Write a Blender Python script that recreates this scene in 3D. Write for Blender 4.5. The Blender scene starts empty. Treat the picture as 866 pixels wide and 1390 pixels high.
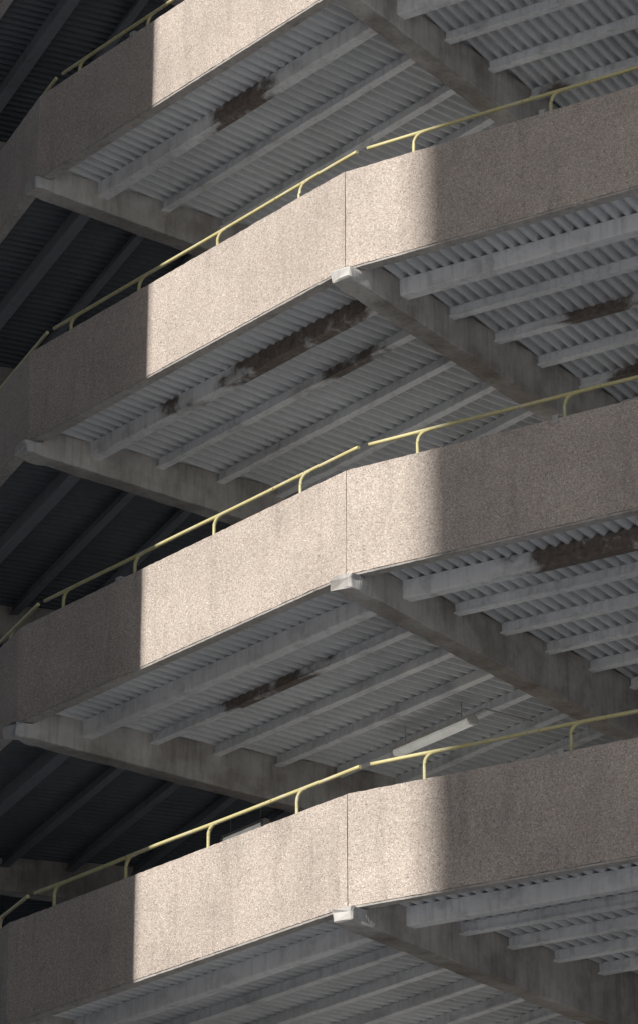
import bpy, math, random
from mathutils import Vector, noise
random.seed(4)
sc = bpy.context.scene
COL = sc.collection
R_ = math.radians

# ------------------------------------------------------------------ materials
def newmat(name):
    m = bpy.data.materials.new(name); m.use_nodes = True
    nt = m.node_tree
    for n in list(nt.nodes):
        nt.nodes.remove(n)
    out = nt.nodes.new('ShaderNodeOutputMaterial')
    b = nt.nodes.new('ShaderNodeBsdfPrincipled')
    nt.links.new(b.outputs[0], out.inputs[0])
    tc = nt.nodes.new('ShaderNodeTexCoord')
    return m, nt, b, tc
def N(nt, t, **kw):
    n = nt.nodes.new(t)
    for k, v in kw.items():
        setattr(n, k, v)
    return n
def ramp(nt, fac, stops, interp='LINEAR'):
    r = nt.nodes.new('ShaderNodeValToRGB')
    r.color_ramp.interpolation = interp
    e = r.color_ramp.elements
    while len(e) < len(stops):
        e.new(0.5)
    for i, (p, c) in enumerate(stops):
        e[i].position = p
        e[i].color = (c, c, c, 1) if isinstance(c, (int, float)) else (*c, 1)
    nt.links.new(fac, r.inputs[0])
    return r.outputs[0]
def mix(nt, fac, a, b, mode='MIX'):
    n = nt.nodes.new('ShaderNodeMix'); n.data_type = 'RGBA'; n.blend_type = mode
    for s, v in ((n.inputs[0], fac), (n.inputs[6], a), (n.inputs[7], b)):
        if isinstance(v, (int, float)): s.default_value = v
        elif isinstance(v, tuple): s.default_value = (*v, 1)
        else: nt.links.new(v, s)
    return n.outputs[2]
def math_(nt, op, a, b=0.0):
    n = nt.nodes.new('ShaderNodeMath'); n.operation = op
    for s, v in ((n.inputs[0], a), (n.inputs[1], b)):
        if isinstance(v, (int, float)): s.default_value = v
        else: nt.links.new(v, s)
    return n.outputs[0]
def noise_(nt, vec, scale, detail=4, rough=.6):
    n = nt.nodes.new('ShaderNodeTexNoise')
    n.inputs['Scale'].default_value = scale; n.inputs['Detail'].default_value = detail
    n.inputs['Roughness'].default_value = rough
    nt.links.new(vec, n.inputs['Vector'])
    return n.outputs['Fac']
def scaled(nt, vec, s):
    n = nt.nodes.new('ShaderNodeMapping'); n.inputs['Scale'].default_value = s
    nt.links.new(vec, n.inputs['Vector']); return n.outputs[0]
def bump(nt, b, h, strength, dist):
    n = nt.nodes.new('ShaderNodeBump'); n.inputs['Strength'].default_value = strength
    n.inputs['Distance'].default_value = dist
    nt.links.new(h, n.inputs['Height']); nt.links.new(n.outputs[0], b.inputs['Normal'])

def mat_aggregate():
    m, nt, b, tc = newmat('exposed_aggregate'); P = tc.outputs['Object']
    v = N(nt, 'ShaderNodeTexVoronoi'); v.inputs['Scale'].default_value = 108; nt.links.new(P, v.inputs['Vector'])
    sep = N(nt, 'ShaderNodeSeparateColor'); nt.links.new(v.outputs['Color'], sep.inputs[0])
    peb = ramp(nt, sep.outputs[0], [(0, (.125, .09, .072)), (.2, (.39, .305, .26)), (.5, (.61, .52, .455)), (.8, (.76, .68, .61)), (.94, (.84, .785, .715)), (.985, (.97, .95, .91))])
    edge = ramp(nt, v.outputs['Distance'], [(.25, 0.0), (.62, 1.0)])
    c = mix(nt, edge, peb, (.55, .47, .41))
    big = noise_(nt, P, 1.3, 5, .6)
    c = mix(nt, 1.0, c, ramp(nt, big, [(.3, .84), (.7, 1.07)]), 'MULTIPLY')
    mid = noise_(nt, P, 42, 3, .7)
    c = mix(nt, 1.0, c, ramp(nt, mid, [(.3, .78), (.7, 1.14)]), 'MULTIPLY')
    st = noise_(nt, scaled(nt, P, (4, 4, .5)), 1.6, 4, .6)
    c = mix(nt, 1.0, c, ramp(nt, st, [(.32, .86), (.46, 1.0)]), 'MULTIPLY')
    nt.links.new(c, b.inputs['Base Color']); b.inputs['Roughness'].default_value = .85
    h = math_(nt, 'SUBTRACT', math_(nt, 'MULTIPLY', mid, .6), math_(nt, 'MULTIPLY', v.outputs['Distance'], .9))
    bump(nt, b, h, .65, .008)
    return m

def mat_painted(name, paint, under, thr=.64, edge=.03, amp=1.0, sc1=3.2, streak=.76, low=.82, bs=.4, rough=.7):
    m, nt, b, tc = newmat(name); P = tc.outputs['Object']
    at = N(nt, 'ShaderNodeAttribute'); at.attribute_name = 'stain_lit'
    n1 = noise_(nt, P, sc1, 9, rough); n2 = noise_(nt, P, 19, 5, .7)
    sp = math_(nt, 'MAXIMUM', at.outputs['Fac'], 0.0)
    f = math_(nt, 'ADD', math_(nt, 'ADD', math_(nt, 'MULTIPLY', n1, amp), math_(nt, 'MULTIPLY', sp, .40)), math_(nt, 'MULTIPLY', n2, .14))
    mask = ramp(nt, f, [(thr + .07, 0.0), (thr + .07 + edge, 1.0)])
    soft = ramp(nt, f, [(thr - .12, 0.0), (thr + .10, 1.0)])
    pc = mix(nt, soft, paint, tuple(p * .60 + u * .3 for p, u in zip(paint, under)))
    uc = mix(nt, ramp(nt, n2, [(.35, 0.0), (.65, 1.0)]), under, tuple(min(1, u * 2.1) for u in under))
    c = mix(nt, mask, pc, uc)
    g = noise_(nt, P, .8, 4, .6)
    c = mix(nt, 1.0, c, ramp(nt, g, [(.3, low), (.7, 1.06)]), 'MULTIPLY')
    s = noise_(nt, scaled(nt, P, (9, 9, .9)), 2.0, 4, .6)
    c = mix(nt, 1.0, c, ramp(nt, s, [(.34, streak), (.52, 1.0)]), 'MULTIPLY')
    lit = math_(nt, 'SUBTRACT', math_(nt, 'MULTIPLY', at.outputs['Fac'], -1.0), math_(nt, 'MULTIPLY', n1, .6))  # negative attribute values paint bounced sunlight as near-white
    c = mix(nt, ramp(nt, lit, [(.10, 0.0), (.5, 1.0)]), c, (.95, .95, .94))
    nt.links.new(c, b.inputs['Base Color']); b.inputs['Roughness'].default_value = .75
    if bs:
        h = math_(nt, 'SUBTRACT', math_(nt, 'MULTIPLY', n2, .4), math_(nt, 'MULTIPLY', mask, .5))
        bump(nt, b, h, bs, .008)
    return m

def mat_simple(name, col, rough=.8, var=.25, sc_=4.0, bm=.3, bd=.01, metallic=0, emit=0):
    m, nt, b, tc = newmat(name); P = tc.outputs['Object']
    n = noise_(nt, P, sc_, 7, .65)
    c = mix(nt, 1.0, col, ramp(nt, n, [(.3, 1 - var), (.7, 1 + var * .5)]), 'MULTIPLY')
    n2 = noise_(nt, P, sc_ * 9, 4, .6)
    c = mix(nt, 1.0, c, ramp(nt, n2, [(.3, 1 - var * .5), (.7, 1.05)]), 'MULTIPLY')
    nt.links.new(c, b.inputs['Base Color']); b.inputs['Roughness'].default_value = rough
    b.inputs['Metallic'].default_value = metallic
    if emit:
        nt.links.new(c, b.inputs['Emission Color']); b.inputs['Emission Strength'].default_value = emit
    bump(nt, b, n2, bm, bd)
    return m

def mat_rail():
    m, nt, b, tc = newmat('yellow_rail_paint'); P = tc.outputs['Object']
    n = noise_(nt, P, 7, 7, .7)
    mask = ramp(nt, n, [(.50, 0.0), (.66, 1.0)])
    c = mix(nt, mask, (.62, .56, .28), (.66, .62, .46))
    n3 = noise_(nt, P, 31, 4, .7)
    c = mix(nt, ramp(nt, n3, [(.62, 0.0), (.68, 1.0)]), c, (.22, .14, .09))
    nt.links.new(c, b.inputs['Base Color']); b.inputs['Roughness'].default_value = .42
    bump(nt, b, n, .2, .004)
    return m

M_AGG = mat_aggregate()
M_LIP = mat_painted('smooth_lip_concrete', (.54, .51, .48), (.14, .12, .10), .62, .1)
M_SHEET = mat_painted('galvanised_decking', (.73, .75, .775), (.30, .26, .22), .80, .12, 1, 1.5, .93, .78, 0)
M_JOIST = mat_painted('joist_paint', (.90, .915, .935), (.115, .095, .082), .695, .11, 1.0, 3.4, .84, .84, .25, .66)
M_SHEET_SHADE = mat_painted('shaded_decking', (.145, .16, .185), (.08, .07, .06), .80, .1, 1, 1.5, .9, .75, 0)  # darker copy of the decking, shade of the left bays put into colour
M_JOIST_SHADE = mat_painted('shaded_joist_paint', (.22, .235, .265), (.06, .05, .045), .735, .08, 1.0, 3.6, .86, .8, .25, .66)  # darker joist copy, left-bay shade painted in
M_BEAM = mat_painted('beam_concrete', (.60, .58, .555), (.115, .092, .076), .555, .26, .85, 1.8, .80, .80, .4, .62)
M_DECK = mat_simple('deck_concrete', (.62, .61, .595), .9, .2, 2.0)
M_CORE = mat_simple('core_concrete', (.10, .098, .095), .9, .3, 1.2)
M_RAIL = mat_rail()
M_GROUND = mat_simple('paving', (.58, .58, .585), .9, .2, .6)
M_WHITE = mat_simple('lamp_enamel', (.72, .71, .67), .5, .25, 6, .1)
M_DIFF = mat_simple('lamp_diffuser', (.88, .86, .80), .35, .25, 5, .05, .01, 0, .24)
M_STEEL = mat_simple('conduit_steel', (.50, .49, .47), .5, .2, 8, .1, .005, .3)
M_UNSEEN_BLOCK = mat_simple('unseen_block_brick', (.10, .075, .065), .9, .25, 1.5)
M_OFFICE = mat_simple('office_concrete', (.34, .32, .30), .85, .2, .5)
M_GLASS = mat_simple('office_glass', (.05, .06, .07), .12, .1, .3, .02)

# ------------------------------------------------------------------ helpers
def build(name, verts, faces, m, parent, org, stain_lit=None, smooth=False):
    me = bpy.data.meshes.new(name)
    me.from_pydata([tuple(Vector(v) - org) for v in verts], [], faces)
    me.materials.append(m)
    if stain_lit is not None:
        a = me.attributes.new('stain_lit', 'FLOAT', 'POINT')
        a.data.foreach_set('value', stain_lit)
    if smooth:
        me.polygons.foreach_set('use_smooth', [len(p.vertices) == 4 for p in me.polygons])
    me.update()
    o = bpy.data.objects.new(name, me); COL.objects.link(o)
    if parent is not None: o.parent = parent
    return o
def empty(name, loc, label, cat, group=None):
    o = bpy.data.objects.new(name, None); COL.objects.link(o)
    o.location = loc; o['label'] = label; o['category'] = cat
    if group: o['group'] = group
    return o
def loft(rings, cap=True, closed=True):
    n = len(rings[0]); V = [p for r in rings for p in r]; F = []
    for i in range(len(rings) - 1):
        for j in range(n if closed else n - 1):
            a = i * n + j; b_ = i * n + (j + 1) % n
            F.append((a, b_, b_ + n, a + n))
    if cap:
        F.append(tuple(range(n - 1, -1, -1))); F.append(tuple((len(rings) - 1) * n + j for j in range(n)))
    return V, F
def tube(path, rad, n=10):
    rings = []
    for i, p in enumerate(path):
        d = (path[min(i + 1, len(path) - 1)] - path[max(i - 1, 0)]).normalized()
        s = d.cross(Vector((0, 0, 1)))
        if s.length < .05: s = d.cross(Vector((0.3, 1, 0)))
        s.normalize(); u = s.cross(d).normalized()
        if i and s.dot(ps) < 0: s, u = -s, -u
        ps = s
        rings.append([p + (s * math.cos(t) + u * math.sin(t)) * rad for t in (2 * math.pi * k / n for k in range(n))])
    return loft(rings)
def boxv(c, ax, ay, az):
    V = [c + ax * i + ay * j + az * k for k in (-1, 1) for (i, j) in ((-1, -1), (1, -1), (1, 1), (-1, 1))]
    F = [(3, 2, 1, 0), (4, 5, 6, 7), (0, 1, 5, 4), (1, 2, 6, 5), (2, 3, 7, 6), (3, 0, 4, 7)]
    return V, F

# ------------------------------------------------------------------ spiral geometry
GZ = -1.6
L = 4.71; EPS = 17.5; RR = L / (2 * math.sin(R_(EPS / 2)))
C0 = Vector((.242, 25.21))
PHI0 = 37.75
CEN = C0 + RR * Vector((math.sin(R_(PHI0)), math.cos(R_(PHI0))))
ZO = {-5: -1.8, -4: -1.45, -3: -1.12, -2: -.78, -1: -.395, 0: 0.0, 1: .235, 2: .49, 3: .78}
def inward(k):
    a = R_(PHI0 - EPS * k); return Vector((math.sin(a), math.cos(a)))
def corner(k): return CEN - RR * inward(k)
def topz(l): return 18.56 - 3.0 * l
def pos(l, j, t, r, dz):
    a = corner(j) + r * inward(j); b = corner(j + 1) + r * inward(j + 1)
    p = a.lerp(b, t)
    return Vector((p.x, p.y, topz(l) + ZO[j] * (1 - t) + ZO[j + 1] * t + dz))
WID = 8.6
SOF = -.90          # soffit below parapet top
PH = .995
ORG = Vector((CEN.x, CEN.y, GZ))
park = empty('spiral_car_park', ORG, 'polygonal spiral concrete car park ramp with stacked aggregate parapets and ribbed soffits', 'car park')

def sweep(l, j, prof, t0, t1, n, jit=0.0, seed=0):
    rings = []
    for i in range(n + 1):
        t = t0 + (t1 - t0) * i / n
        ring = []
        for q, (r, z) in enumerate(prof):
            e = noise.noise(Vector((i * .9 + seed * 7.3, q * 3.1, l * 5.7))) * jit
            f = noise.noise(Vector((i * .9 + seed * 7.3, q * 3.1 + 50, l * 5.7))) * jit
            ring.append(pos(l, j, t, r + e, z + f))
        rings.append(ring)
    return rings

# patches of bare dark material on the joists: (level, bay, joist): [(from, to)] metres from the corner
PATCH = {(1, -1, 0): [(1.7, 2.75)], (2, -1, 0): [(.3, 2.3), (3.0, 3.3)], (2, -1, 1): [(1.0, 1.9)], (2, -1, 2): [(.5, .7)],
         (2, 0, 2): [(1.1, 2.1)], (3, 0, 0): [(1.4, 3.2)], (3, -1, 1): [(1.9, 3.4)], (3, -1, 2): [(2.9, 3.4)],
         (1, 0, 3): [(.6, 1.0)], (2, 0, 4): [(1.0, 2.2)]}
BOUNCE_LIT = {(3, -1, 3): [(.6, 1.6)], (3, -1, 4): [(.75, 1.35)], (3, -1, 2): [(1.2, 1.6)], (3, 0, 5): [(.4, 1.1)],  # pale patches painted where sunlight bounces onto the joists
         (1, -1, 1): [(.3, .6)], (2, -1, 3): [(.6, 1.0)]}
JR = [.74, 1.52, 2.28, 3.04, 3.80, 4.56, 5.32, 6.08, 6.84, 7.60]
def joist_prof(i, r):
    if i == 0:
        w, d = .070, .17
        return [(r - w, SOF), (r - w, SOF - d * .5), (r - w, SOF - d + .008), (r - w + .008, SOF - d), (r + w - .008, SOF - d), (r + w, SOF - d + .008), (r + w, SOF - d * .5), (r + w, SOF)]
    w, b_, d, f = .050, .022, .11, .018
    return [(r - b_, SOF), (r - b_, SOF - d + f), (r - w, SOF - d + f), (r - w, SOF - d), (r + w, SOF - d), (r + w, SOF - d + f), (r + b_, SOF - d + f), (r + b_, SOF)]
def wid(r): return L * (RR - r) / RR
SE = math.sin(R_(EPS / 2))

LEVELS = range(-1, 7)
BAYS = [-4, -3, -2, -1, 0, 1]
for l in LEVELS:
    for j in BAYS:
        vis = (j in (-2, -1, 0)) and (0 <= l <= 4)
        ms, mj = (M_SHEET_SHADE, M_JOIST_SHADE) if j <= -2 else (M_SHEET, M_JOIST)
        sl = [(.13, SOF + .06), (WID, SOF + .06), (WID, SOF + .2), (.13, SOF + .2)]
        V, F = loft(sweep(l, j, sl, 0.0, 1.0, 8))
        slab = build('deck_slab', V, F, M_DECK, park, ORG)
        V, F, S = [], [], []
        pitch = .116; ns = int(L / (pitch / 10)); rows = 5
        for i in range(ns + 1):
            s = -L / 2 + .012 + (L - .024) * i / ns
            rmax = min(WID, RR * (1 - abs(s) * 2 / L))
            rmax = max(rmax, .16)
            ph = math.sin(2 * math.pi * s / pitch)
            zz = max(-.7, min(.7, ph)) / .7 * .032
            for q in range(rows):
                r = .125 + (rmax - .125) * q / (rows - 1)
                t = min(1, max(0, s / wid(r) + .5))
                V.append(pos(l, j, t, r, SOF + .022 + zz)); S.append(0.0)
        for i in range(ns):
            for q in range(rows - 1):
                a = i * rows + q
                F.append((a, a + rows, a + rows + 1, a + 1))
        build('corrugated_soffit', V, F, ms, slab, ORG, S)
        allV, allF, allS = [], [], []
        for i, r in enumerate(JR):
            n = 90 if vis else 6
            half = .10 / wid(r)
            rg = sweep(l, j, joist_prof(i, r), half, 1 - half, n)
            V, F = loft(rg)
            S = []
            pt = PATCH.get((l, j, i), []); lit = BOUNCE_LIT.get((l, j, i), [])
            for q in range(n + 1):
                t = half + (1 - 2 * half) * q / n
                d = (t if j >= 0 else 1 - t) * wid(r) + r * SE
                for c in range(len(rg[0])):
                    v = 0.0
                    for a, b_ in pt:
                        e = .6
                        wob = .36 * noise.noise(Vector((d * 2.6, c * .9, l + i * 3.0)))
                        x = min((d - a + wob) / e, (b_ - d + wob) / e)
                        v = max(v, max(0.0, min(.88, x + .42)))
                    for a, b_ in lit:
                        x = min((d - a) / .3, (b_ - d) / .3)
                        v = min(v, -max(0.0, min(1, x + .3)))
                    S.append(v)
            if vis:
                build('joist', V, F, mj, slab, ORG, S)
            else:
                o = len(allV); allV += V; allF += [tuple(x + o for x in f) for f in F]; allS += S
        if not vis:
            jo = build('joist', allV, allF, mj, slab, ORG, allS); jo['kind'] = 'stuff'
        g = .0035 / L
        dzp = .012 * noise.noise(Vector((l * 3.3, j * 5.1, 0)))
        c = .008
        pr = [(c, dzp), (.12 - c, dzp), (.12, dzp - c), (.12, -PH), (.0, -PH), (0, -.7), (0, -.35), (0, dzp - c)]
        V, F = loft(sweep(l, j, pr, g, 1 - g, 90, .005, j + 9))
        pan = build('parapet_panel', V, F, M_AGG, park, ORG)
        lp = [(.006, -PH - .003), (.122, -PH - .003), (.122, -PH - .020), (.010, -PH - .020)]
        V, F = loft(sweep(l, j, lp, g, 1 - g, 90, .003, j + 30))
        build('lower_lip', V, F, M_LIP, pan, ORG, [0.0] * len(V))
    for k in BAYS + [2]:
        n2 = inward(k); nv = Vector((n2.x, n2.y, 0)); tv = Vector((n2.y, -n2.x, 0))
        base = corner(k); bz = topz(l) + ZO[k]
        rings, S = [], []
        NB = 150
        for i in range(NB + 1):
            f = i / NB; r = -.075 + (WID + .2) * (f ** 1.4)
            dep = .252 + .074 * max(0, r)
            top = -PH - .024 if r < .14 else SOF + .018
            w = .116
            ring = []
            ch = .010
            ins = .016 if i == 0 else (.004 if i == 1 else 0)
            prof = [(-w + ins, top), (-w + ins, SOF - dep * .6), (-w + ins, SOF - dep + ch), (-w + ch + ins, SOF - dep + ins), (0, SOF - dep + ins),
                    (w - ch - ins, SOF - dep + ins), (w - ins, SOF - dep + ch), (w - ins, SOF - dep * .6), (w - ins, top)]
            for q, (a, z) in enumerate(prof):
                am = .008 + .026 * max(0, 1 - max(0, r) / .4)
                qq = {2: 3, 6: 5}.get(q, q)
                jx = noise.noise(Vector((r * 6, qq * 2.3, l * 4.1 + k * 9.7))) * am
                jz = noise.noise(Vector((r * 6, qq * 2.3 + 40, l * 4.1 + k * 9.7))) * (am if z != top else 0)
                jr = noise.noise(Vector((9.1, qq * 1.7, l * 3.1 + k * 5.7))) * .04 if i == 0 else 0
                zz = min(z, top) if r < .14 else z
                ring.append(Vector((base.x, base.y, bz)) + nv * (r + jr) + tv * (a + jx) + Vector((0, 0, min(zz + jz, top) if r < .14 else zz + jz)))
                ed = .0 if r < .2 else min(.30, (r - .2) * .20)
                S.append(ed + (min(.30, max(0, r - .1) * .9) if 3 <= q <= 5 else 0))
            rings.append(ring)
        V, F = loft(rings)
        build('cantilever_beam', V, F, M_BEAM, park, ORG, S)

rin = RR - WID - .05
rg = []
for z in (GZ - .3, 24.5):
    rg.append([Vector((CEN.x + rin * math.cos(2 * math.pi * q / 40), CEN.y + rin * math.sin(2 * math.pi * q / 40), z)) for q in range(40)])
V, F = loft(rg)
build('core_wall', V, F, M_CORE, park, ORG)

# ------------------------------------------------------------------ handrails (one run per bay and storey)
side = {-3: 'far left face', -2: 'narrow left edge face', -1: 'wide left face', 0: 'right face', 1: 'far right face'}
floor_w = {0: 'parapet above the view', 1: 'topmost parapet in view', 2: 'second parapet down', 3: 'third parapet down', 4: 'lowest parapet in view', 5: 'parapet below the view', 6: 'parapet nearest the ground'}
for l in range(0, 7):
    for j in (-3, -2, -1, 0, 1):
        o3 = pos(l, j, 0, .2, 0)
        h = empty('handrail', o3, 'yellow tube handrail over the %s of the %s' % (side[j], floor_w[l]), 'handrail', 'yellow handrails on the parapets')
        w = wid(.2)
        n = 60; path = []
        rz = .285
        for i in range(n + 1):
            d = .10 + (w - .11) * i / n
            s = noise.noise(Vector((d * .8, l * 3.7, j * 2.9))) * .016
            path.append(pos(l, j, d / w, .2 + s * .6, rz + s))
        V, F = tube(path, .0185, 12)
        build('rail', V, F, M_RAIL, h, o3, None, True)
        ds = [.62, 2.03, 3.35, 4.2] if j >= 0 else [w - .78, w - 1.97, w - 3.15, w - 4.26]
        for di, d in enumerate(ds):
            s = noise.noise(Vector((d * .8, l * 3.7, j * 2.9))) * .016
            lean = random.uniform(-.015, .015)
            pp = []
            bend = .10; jd = d + random.uniform(-.03, .03)
            for z in (-.30, -.15, 0, .08, rz - bend):
                pp.append(pos(l, j, (jd + lean * z) / w, .2, z))
            for q in range(1, 9):
                a = q / 8 * math.pi / 2
                pp.append(pos(l, j, (jd + bend * (1 - math.cos(a))) / w, .2 + s * .6, rz - bend + s + (bend - .004) * math.sin(a)))
            pp.append(pos(l, j, (jd + bend + .03) / w, .2 + s * .6, rz + s - .004))
            V, F = tube(pp, .017, 10)
            build('post', V, F, M_RAIL, h, o3, None, True)
            if (j >= 0 and di == 1) or (j < 0 and di == 2 and l % 2 == 1):
                tv = (pos(l, j, 1, .1, 0) - pos(l, j, 0, .1, 0)).normalized()
                nv = Vector((*((inward(j) + inward(j + 1)) / 2).normalized(), 0)); uv = tv.cross(nv).normalized() * -1
                if uv.z < 0: uv = -uv
                V, F = boxv(pos(l, j, jd / w, .095, .022), tv * .028, nv * .088, uv * .010)
                V2, F2 = boxv(pos(l, j, jd / w, -.002, -.012), tv * .0275, nv * .008, uv * .0385)
                F += [tuple(x + 8 for x in f) for f in F2]; V += V2
                build('clamp', V, F, M_STEEL, h, o3)

# ------------------------------------------------------------------ lamps under the third soffit
def lamp(c, j, ln, label, drop, cond=None):
    d = (pos(3, j, 1, 4, 0) - pos(3, j, 0, 4, 0)).normalized()
    sd = d.cross(Vector((0, 0, 1))).normalized(); up = sd.cross(d).normalized()
    o = empty('batten_lamp', c, label, 'lamp')
    k = .78
    def prism(name, prof, a, b_, m):
        V, F = loft([[c + d * t + sd * x * k + up * z * k for x, z in prof] for t in (a, b_)])
        build(name, V, F, m, o, c)
    prism('housing', [(-.05, .07), (-.065, .02), (.065, .02), (.05, .07)], -ln / 2, ln / 2, M_WHITE)
    prism('diffuser', [(-.06, .018), (-.075, -.02), (-.05, -.06), (.05, -.06), (.075, -.02), (.06, .018)], -ln / 2 + .04, ln / 2 - .04, M_DIFF)
    for e in (-1, 1):
        x = e * (ln / 2 - .02)
        prism('end_cap', [(-.07, .025), (-.08, -.02), (-.055, -.066), (.055, -.066), (.08, -.02), (.07, .025)], x - .019, x + .019, M_WHITE)
        p = c + d * (e * ln * .35)
        V, F = tube([p + up * .05, p + Vector((0, 0, drop))], .007, 8)
        build('hanger', V, F, M_STEEL, o, c)
    if cond:
        V, F = tube([c + d * (ln / 2 - .05) + up * .05, c + d * (ln / 2 + .15) + up * .06] + cond, .010, 8)
        build('conduit', V, F, M_STEEL, o, c)
c1 = Vector((1.16, 29.30, 8.22))
lamp(c1, -1, 1.15, 'long white batten lamp hung under the third soffit, left of its big cantilever beam', .36,
     [c1 + Vector((1.0, -.2, .1))])
lamp(Vector((-.80, 31.97, 7.88)), -1, .7, 'batten lamp half hidden behind the lowest handrail near the dark left recess', .36)

# ------------------------------------------------------------------ ground and neighbouring buildings
g = build('ground', [(-600, -600, GZ), (600, -600, GZ), (600, 600, GZ), (-600, 600, GZ)], [(0, 1, 2, 3)], M_GROUND, None, Vector((0, 0, 0)))
g['kind'] = 'structure'

SH = Vector((-.6, -.8, 0)); PE = Vector((-.8, .6, 0))
def tower(name, edge, along, wd, back, dp, z1, m, label, rows, cols):
    ax = along * (wd / 2); ay = back * (dp / 2)
    c = edge + ax + ay; c.z = 0
    org = Vector((c.x, c.y, GZ))
    o = empty(name, org, label, 'building')
    hz = (z1 - GZ) / 2
    V, F = boxv(Vector((c.x, c.y, GZ + hz)), ax, ay, Vector((0, 0, hz)))
    build('wall', V, F, m, o, org)
    V, F = boxv(Vector((c.x, c.y, z1 + .25)), ax * 1.0 - along * .02, ay - back * .02, Vector((0, 0, .25)))
    build('roof_parapet', V, F, M_OFFICE, o, org)
    for rw in range(rows):
        zc = GZ + 3 + rw * (z1 - GZ - 4) / rows
        for cl in range(cols):
            p = c - ay + along * (wd * ((cl + .5) / cols - .5)); p.z = zc
            V, F = boxv(p - back * .01, along * (wd / cols * .33), back * .03, Vector((0, 0, .75)))
            build('window', V, F, M_GLASS, o, org)
S0 = Vector((-1.65, 27.30, 0)); R0 = Vector((.93, 24.83, 0))
tower('unseen_brick_block', S0 + SH * 6.0, PE, 22, SH, 12, 30, M_UNSEEN_BLOCK, 'tall plain dark brick block out of view left of the spiral ramp, sized to shade it', 8, 5)  # unseen block, widened and darkened to cut sky light on the left bays
tower('office_building', R0 + SH * 40.0, -PE, 8, SH, 14, 51, M_OFFICE, 'high concrete office building across the street behind the viewpoint', 12, 3)

# ------------------------------------------------------------------ light
w = bpy.data.worlds.new('World'); sc.world = w; w.use_nodes = True
nt = w.node_tree; bg = nt.nodes['Background']
sky = nt.nodes.new('ShaderNodeTexSky'); sky.sky_type = 'NISHITA'; sky.sun_disc = False
sky.sun_elevation = R_(30); sky.sun_rotation = R_(216.9)
nt.links.new(sky.outputs[0], bg.inputs[0]); bg.inputs[1].default_value = .055
sl = bpy.data.lights.new('sun', 'SUN'); sl.energy = 5.0; sl.angle = R_(.5); sl.color = (1, .96, .90)
so = bpy.data.objects.new('sun', sl); COL.objects.link(so)
tosun = Vector((-.6 * math.cos(R_(30)), -.8 * math.cos(R_(30)), math.sin(R_(30))))
so.rotation_euler = tosun.to_track_quat('Z', 'Y').to_euler()

cam = bpy.data.cameras.new('camera'); co = bpy.data.objects.new('camera', cam); COL.objects.link(co)
cam.sensor_fit = 'HORIZONTAL'; cam.sensor_width = 36; cam.lens = 4058 / 866 * 36
cam.shift_y = -45 / 866
cam.clip_end = 3000; cam.clip_start = .1
co.location = (0, 0, 0); co.rotation_euler = (R_(90 + 20.6), 0, 0)
sc.camera = co
sc.view_settings.view_transform = 'Standard'; sc.view_settings.look = 'None'; sc.view_settings.exposure = 0
